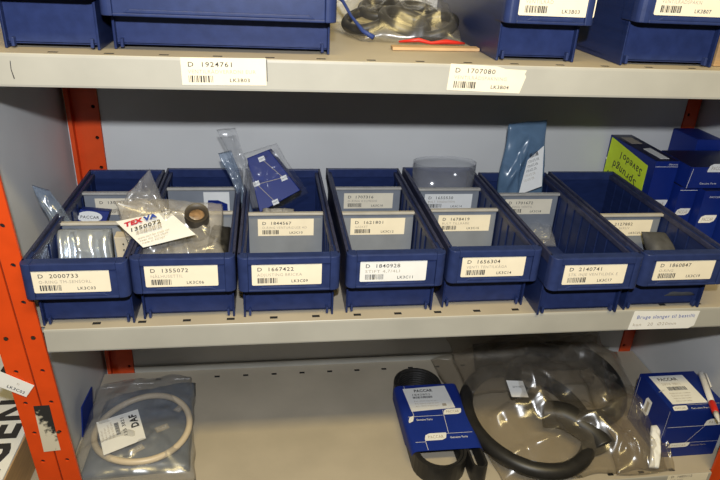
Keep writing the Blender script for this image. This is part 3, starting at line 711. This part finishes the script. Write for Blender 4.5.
# bag with the cream ring
b = thing('hose_bag', (.1,.17,z), 'clear bag holding a cream plastic ring, left on the bottom shelf', 'bag')
pillow([(.012,.056,z+.002),(.186,.070,z+.002),(.160,.302,z+.006),(.010,.262,z+.022)], .032, .0, M['filmhaze'], n=60, amp=.002, freq=20, seed=51, edge=.005, power=.45, folds=26, fold_h=.007).build('film', b)
mb = MB(); A = V((.0085,.160,z+.012)); mb.hexa([A, A+V((.004,.045,0)), A+V((.006,.058,.050)), A+V((.002,.012,.048)), A+V((.002,0,0)), A+V((.006,.045,0)), A+V((.008,.058,.050)), A+V((.004,.012,.048))], M['carton'])
mb.build('blue_flap', b)['label'] = 'blue folded flap'
A, B, C, D = V((.034,.157,z+.042)), V((.090,.182,z+.042)), V((.113,.117,z+.042)), V((.060,.088,z+.042))
mb = MB(); e = V((0,0,.0006)); mb.hexa([D+e, C+e, B+e, A+e, D, C, B, A], M['white'])
fr = Frame(C+e, B-C, A-B); fr.n = V((0,0,1)); fr.x = (A-D).normalized(); fr.y = (A-B).normalized(); fr.o = C+e
mb.text(fr, 'DAF', .030, .004, .015, M['ink'], .0006, .04, width=.030)
mb.text(fr, '135 3821', .018, .022, .007, M['ink'], .0006, .01, width=.042); mb.bars(fr, .026, .031, .026, .006, M['ink'], 15, .0006)
for k in range(4): mb.text(fr, 'Made in EU part', .022, .040+.005*k, .0042, M['inkgrey'], .0006, width=.036-.004*k)
mb.build('printed_label', b)
mb = MB(); mb.tube(ring_pts((.1010,.154,z+.030), .070, .0715, 64, (.96,.25,.03), (-.25,.96,0), .003), .0048, M['ringm'], 12, closed=True)
for k in range(5): mb.box(.086+.003*k, .0868+.003*k, .0895, .0905, z+.0355, z+.037, M['ink'])
tag(mb.build('plastic_ring', loc=(.1,.162,z+.03)), 'cream plastic ring lying inside the bag with the printed label', 'ring')
b = thing('wrapping_sheet', (.1,.2,z), 'slate blue wrapping sheet with pale marks under the cream ring', 'sheet')
pillow([(.022,.082,z+.0015),(.176,.088,z+.0015),(.165,.292,z+.0015),(.022,.255,z+.0015)], .016, 0, M['slate'], n=36, amp=.004, freq=30, seed=53, edge=.002, power=.4).build('sheet_body', b)
for u, v, a in ((.128,.160,.5),(.098,.118,.6),(.150,.205,1.0)):
    c, s = math.cos(a), math.sin(a); fr = Frame((u, v, z+.0215), (c, s, 0), (-s, c, 0)); mb = MB(); mb.slab(fr, [(-.010,-.006),(.010,-.006),(.010,.006),(-.010,.006)], .0003, M['inkgrey']); mb.text(fr, 'DAF', -.008, -.003, .008, M['white'], .0005); mb.build('printed_mark', b)

# drive belt in a card sleeve
b = thing('drive_belt', (.555,.14,z), 'black ribbed drive belt in a blue card sleeve on the bottom shelf', 'belt')
def stadium(cx_, y0, y1, r, n=14, flare=0.0):
    pts = []
    for k in range(n+1): a = math.pi*k/n; pts.append((cx_+r*math.cos(a), y1-r+r*math.sin(a)))
    for k in range(1, 6): t = k/6; pts.append((cx_-r+flare*math.sin(math.pi*t), y1-r+(y0+r-y1+r)*t))
    for k in range(n+1): a = math.pi+math.pi*k/n; pts.append((cx_+r*math.cos(a), y0+r+r*math.sin(a)))
    for k in range(1, 6): t = k/6; pts.append((cx_+r-flare*math.sin(math.pi*t), y0+r+(y1-r-y0-r)*t))
    return pts
def belt_loop(mb, pts, z0, z1, th, m):
    n = len(pts); c = V((sum(p[0] for p in pts)/n, sum(p[1] for p in pts)/n)); vs = []
    nor = []
    for i in range(n):
        a = V(pts[i-1]); c2 = V(pts[(i+1) % n]); t = (c2-a).normalized(); nor.append(V((t.y, -t.x)))
    prof = [(0,z0),(0,z1),(-th,z1)] + [(-th-(.0012 if k % 2 else 0), z1-(z1-z0)*k/12) for k in range(1, 12)] + [(-th,z0)]
    for i in range(n):
        for o_, zz in prof: vs.append((pts[i][0]+nor[i].x*o_, pts[i][1]+nor[i].y*o_, zz))
    k = len(prof)
    fs = [(i*k+j, ((i+1) % n)*k+j, ((i+1) % n)*k+(j+1) % k, i*k+(j+1) % k) for i in range(n) for j in range(k)]
    mb.add(vs, fs, m, False)
mb = MB(); belt_loop(mb, stadium(.5480, .028, .266, .0410), z+.0008, z+.0325, .0042, M['rubber'])
belt_loop(mb, stadium(.5480, .034, .260, .0355), z+.0012, z+.031, .0036, M['rubber'])
belt_loop(mb, stadium(.6010, .026, .190, .0120), z+.0008, z+.0325, .0036, M['rubber']); mb.build('belt_loop', b)
mb = MB(); n = 6; y0, y1 = .0640, .2150
def rr(x0, x1, z0, z1, r): 
    o_ = []
    for cx_, cz_, a0 in ((x1-r, z1-r, 0), (x0+r, z1-r, 90), (x0+r, z0+r, 180), (x1-r, z0+r, 270)):
        o_ += [(cx_+r*math.cos(math.radians(a0+k*15)), cz_+r*math.sin(math.radians(a0+k*15))) for k in range(7)]
    return o_
outer = rr(.5040, .6155, z+.0002, z+.0350, .009); inner = rr(.5046, .6149, z+.0008, z+.0344, .0085); k = len(outer)
yb0 = lambda p: y0 if p[1] > z+.012 else y0+.045
vs = [(p[0], yb0(p), p[1]) for p in outer]+[(p[0], y1, p[1]) for p in outer]+[(p[0], yb0(p), p[1]) for p in inner]+[(p[0], y1, p[1]) for p in inner]
fs = []
for i in range(k):
    j = (i+1) % k; fs += [(i, k+i, k+j, j), (2*k+j, 3*k+j, 3*k+i, 2*k+i), (i, j, 2*k+j, 2*k+i), (k+j, k+i, 3*k+i, 3*k+j)]
mb.add(vs, fs, M['sleeve'], False)
sw, sh_ = .1135, y1-y0; fr = Frame((.5030, y0, z+.0350), (1,0,0), (0,1,0))
pill(mb, fr, .070, .075, .031, .013); pill(mb, fr, .026, .020, .036, .015); pill(mb, fr, .009, .060, .010, .016, '')
line(mb, fr, .010, .074, .070, .074); line(mb, fr, .062, .033, .104, .033); line(mb, fr, .010, .018, .026, .018); line(mb, fr, .066, .034, .070, .086); line(mb, fr, .026, .001, .026, .020); line(mb, fr, .020, .074, .018, .150)
mb.text(fr, 'Genuine Parts', .022, .064, .0058, M['white'], .0006, .01, width=.026); mb.text(fr, 'Genuine Parts', .066, .022, .0058, M['white'], .0006, .01, width=.028)
sl = mb.build('card_sleeve', b); sl['label'] = 'blue printed card sleeve'
fr = Frame((.5175, y0+.086, z+.0351), (1, .0, 0), (0, 1, 0)); mb = MB()
mb.slab(fr, [(.004,0),(.078,.004),(.074,.060),(.000,.056)], .0004, M['white'])
mb.text(fr, 'PACCAR', .018, .046, .009, M['ink'], .0008, .03, width=.032); mb.text(fr, '1842852', .012, .037, .0065, M['ink'], .0008, width=.032); mb.bars(fr, .013, .030, .034, .005, M['ink'], 45, .0008)
for k in range(3): mb.text(fr, 'Belt ribbed original part', .013, .022-.006*k, .0042, M['inkgrey'], .0008, width=.040)
mb.rect(fr, .058, .009, .065, .015, M['inkgrey'], .0008)
mb.build('address_label', sl)

# big bag of dark hoses
b = thing('hose_bag', (.8,.18,z), 'big crumpled translucent bag of dark hoses, right on the bottom shelf', 'bag')
pillow([(.640,.026,z+.002),(.900,.026,z+.002),(.972,.318,z+.010),(.592,.318,z+.010)], .050, 0, M['filmgrey'], n=90, amp=.005, freq=10, seed=61, edge=.008, power=.6, folds=60, fold_h=.016).build('film', b)
pillow([(.820,.020,z+.003),(.912,.018,z+.003),(.948,.160,z+.036),(.835,.210,z+.056)], .016, .0, M['filmgrey'], n=50, amp=.003, freq=14, seed=63, edge=.006, power=.5, folds=22, fold_h=.010).build('film', b)
pillow([(.630,.190,z+.030),(.860,.200,z+.034),(.930,.322,z+.058),(.620,.322,z+.058)], .014, .0, M['filmgrey'], n=60, amp=.003, freq=14, seed=65, edge=.006, power=.5, folds=30, fold_h=.012).build('film', b)
mb = MB(); fr = Frame((.700,.158,z+.064), (.99,.1,-.1), (-.2,.9,.4)); mb.slab(fr, [(-.016,-.014),(.014,-.016),(.014,.014),(-.016,.016)], .0005, M['white']); mb.text(fr, '2014 6633', -.009, .002, .005, M['ink'], .0008, width=.02); mb.build('printed_label', b)
o = pillow([(.868,.022,z+.012),(.882,.018,z+.012),(.914,.078,z+.044),(.896,.078,z+.044)], .006, .004, M['white'], amp=.003, freq=60, seed=67, edge=.002).build('paper_tag', b); o['label'] = 'twisted white paper tag'
mb = MB(); pts = ring_pts((.712,.136,z+.026), .096, .120, 64, (1,0,0), (0,1,0)); mb.tube(pts, .0120, M['rubber'], 12, closed=True)
tag(mb.build('hose_loop', loc=(.712,.136,z+.026)), 'large black hose loop beside the drive belt inside the big crumpled bag', 'hose')
def hose(pts, r, label, name='hose', m='rubber'):
    P = [V(p) for p in pts]; out = []
    for i in range(len(P)-1):
        a, b_, c, d = P[max(0,i-1)], P[i], P[i+1], P[min(len(P)-1,i+2)]
        for k in range(8):
            t = k/8; out.append(.5*((2*b_)+(c-a)*t+(2*a-5*b_+4*c-d)*t*t+(3*b_-a-3*c+d)*t**3))
    out.append(P[-1]); mb = MB(); mb.tube(out, r, M[m], 16); return tag(mb.build(name, loc=P[0]), label, 'hose')
hose([(.738,.128,z+.036),(.768,.112,z+.042),(.798,.078,z+.036),(.806,.052,z+.028)], .021, 'thick short black hose at the front inside the big crumpled bag')
hose([(.670,.290,z+.030),(.740,.275,z+.044),(.800,.268,z+.044),(.880,.280,z+.032)], .026, 'thick black hose across the back inside the big crumpled bag')
mb = MB(); mb.tube(ring_pts((.805,.196,z+.040), .088, .092, 56, (.97,.2,.05), (-.2,.97,.02), .006), .0145, M['rubber'], 14, closed=True)
tag(mb.build('hose_loop', loc=(.805,.196,z+.04)), 'second black hose loop, nearer the blue carton inside the big bag', 'hose')

# ------------------------------------------------------------------ light
def look(o, tgt): o.rotation_euler = (V(tgt)-o.location).to_track_quat('-Z', 'Y').to_euler()
cam_loc = V((.3001, -.6132, .4152))
fl = bpy.data.lights.new('camera_flash', 'POINT'); fl.energy = 28; fl.shadow_soft_size = .012; fl.color = (.93, .96, 1.0)
fo = bpy.data.objects.new('camera_flash', fl); COL.objects.link(fo); fo.location = (.30, -.646, .532)
ar = bpy.data.lights.new('ceiling_lamp', 'AREA'); ar.shape = 'RECTANGLE'; ar.size = 1.3; ar.size_y = .16; ar.energy = 25; ar.color = (1.0, .78, .33)
ao = bpy.data.objects.new('ceiling_lamp', ar); COL.objects.link(ao); ao.location = (.45, -.92, 1.55); look(ao, (.45, .1, 0))
w = bpy.data.worlds.new('World'); scene.world = w; w.use_nodes = True
w.node_tree.nodes['Background'].inputs[0].default_value = (.9, .85, .75, 1); w.node_tree.nodes['Background'].inputs[1].default_value = .012

# ------------------------------------------------------------------ camera
def cam_matrix(p, yaw, r):
    cy, sy, cp, sp, cr, sr = math.cos(yaw), math.sin(yaw), math.cos(p), math.sin(p), math.cos(r), math.sin(r)
    f = V((sy*cp, cy*cp, sp)); rt = V((cy, -sy, 0)); up = rt.cross(f)
    r2 = rt*cr+up*sr; u2 = up*cr-rt*sr
    m = Matrix((r2, u2, -f)).transposed().to_4x4(); return m
cd = bpy.data.cameras.new('camera'); cd.sensor_width = 36; cd.lens = 622.12/720*36; cd.clip_start = .01
co = bpy.data.objects.new('camera', cd); COL.objects.link(co)
co.matrix_world = Matrix.Translation(cam_loc) @ cam_matrix(-.4505, .1581, .0535)
scene.camera = co
scene.view_settings.view_transform = 'Standard'; scene.view_settings.look = 'None'
scene.view_settings.exposure = 0; scene.view_settings.gamma = 1; scene.view_settings.use_curve_mapping = False
scene.cycles.transparent_max_bounces = 16
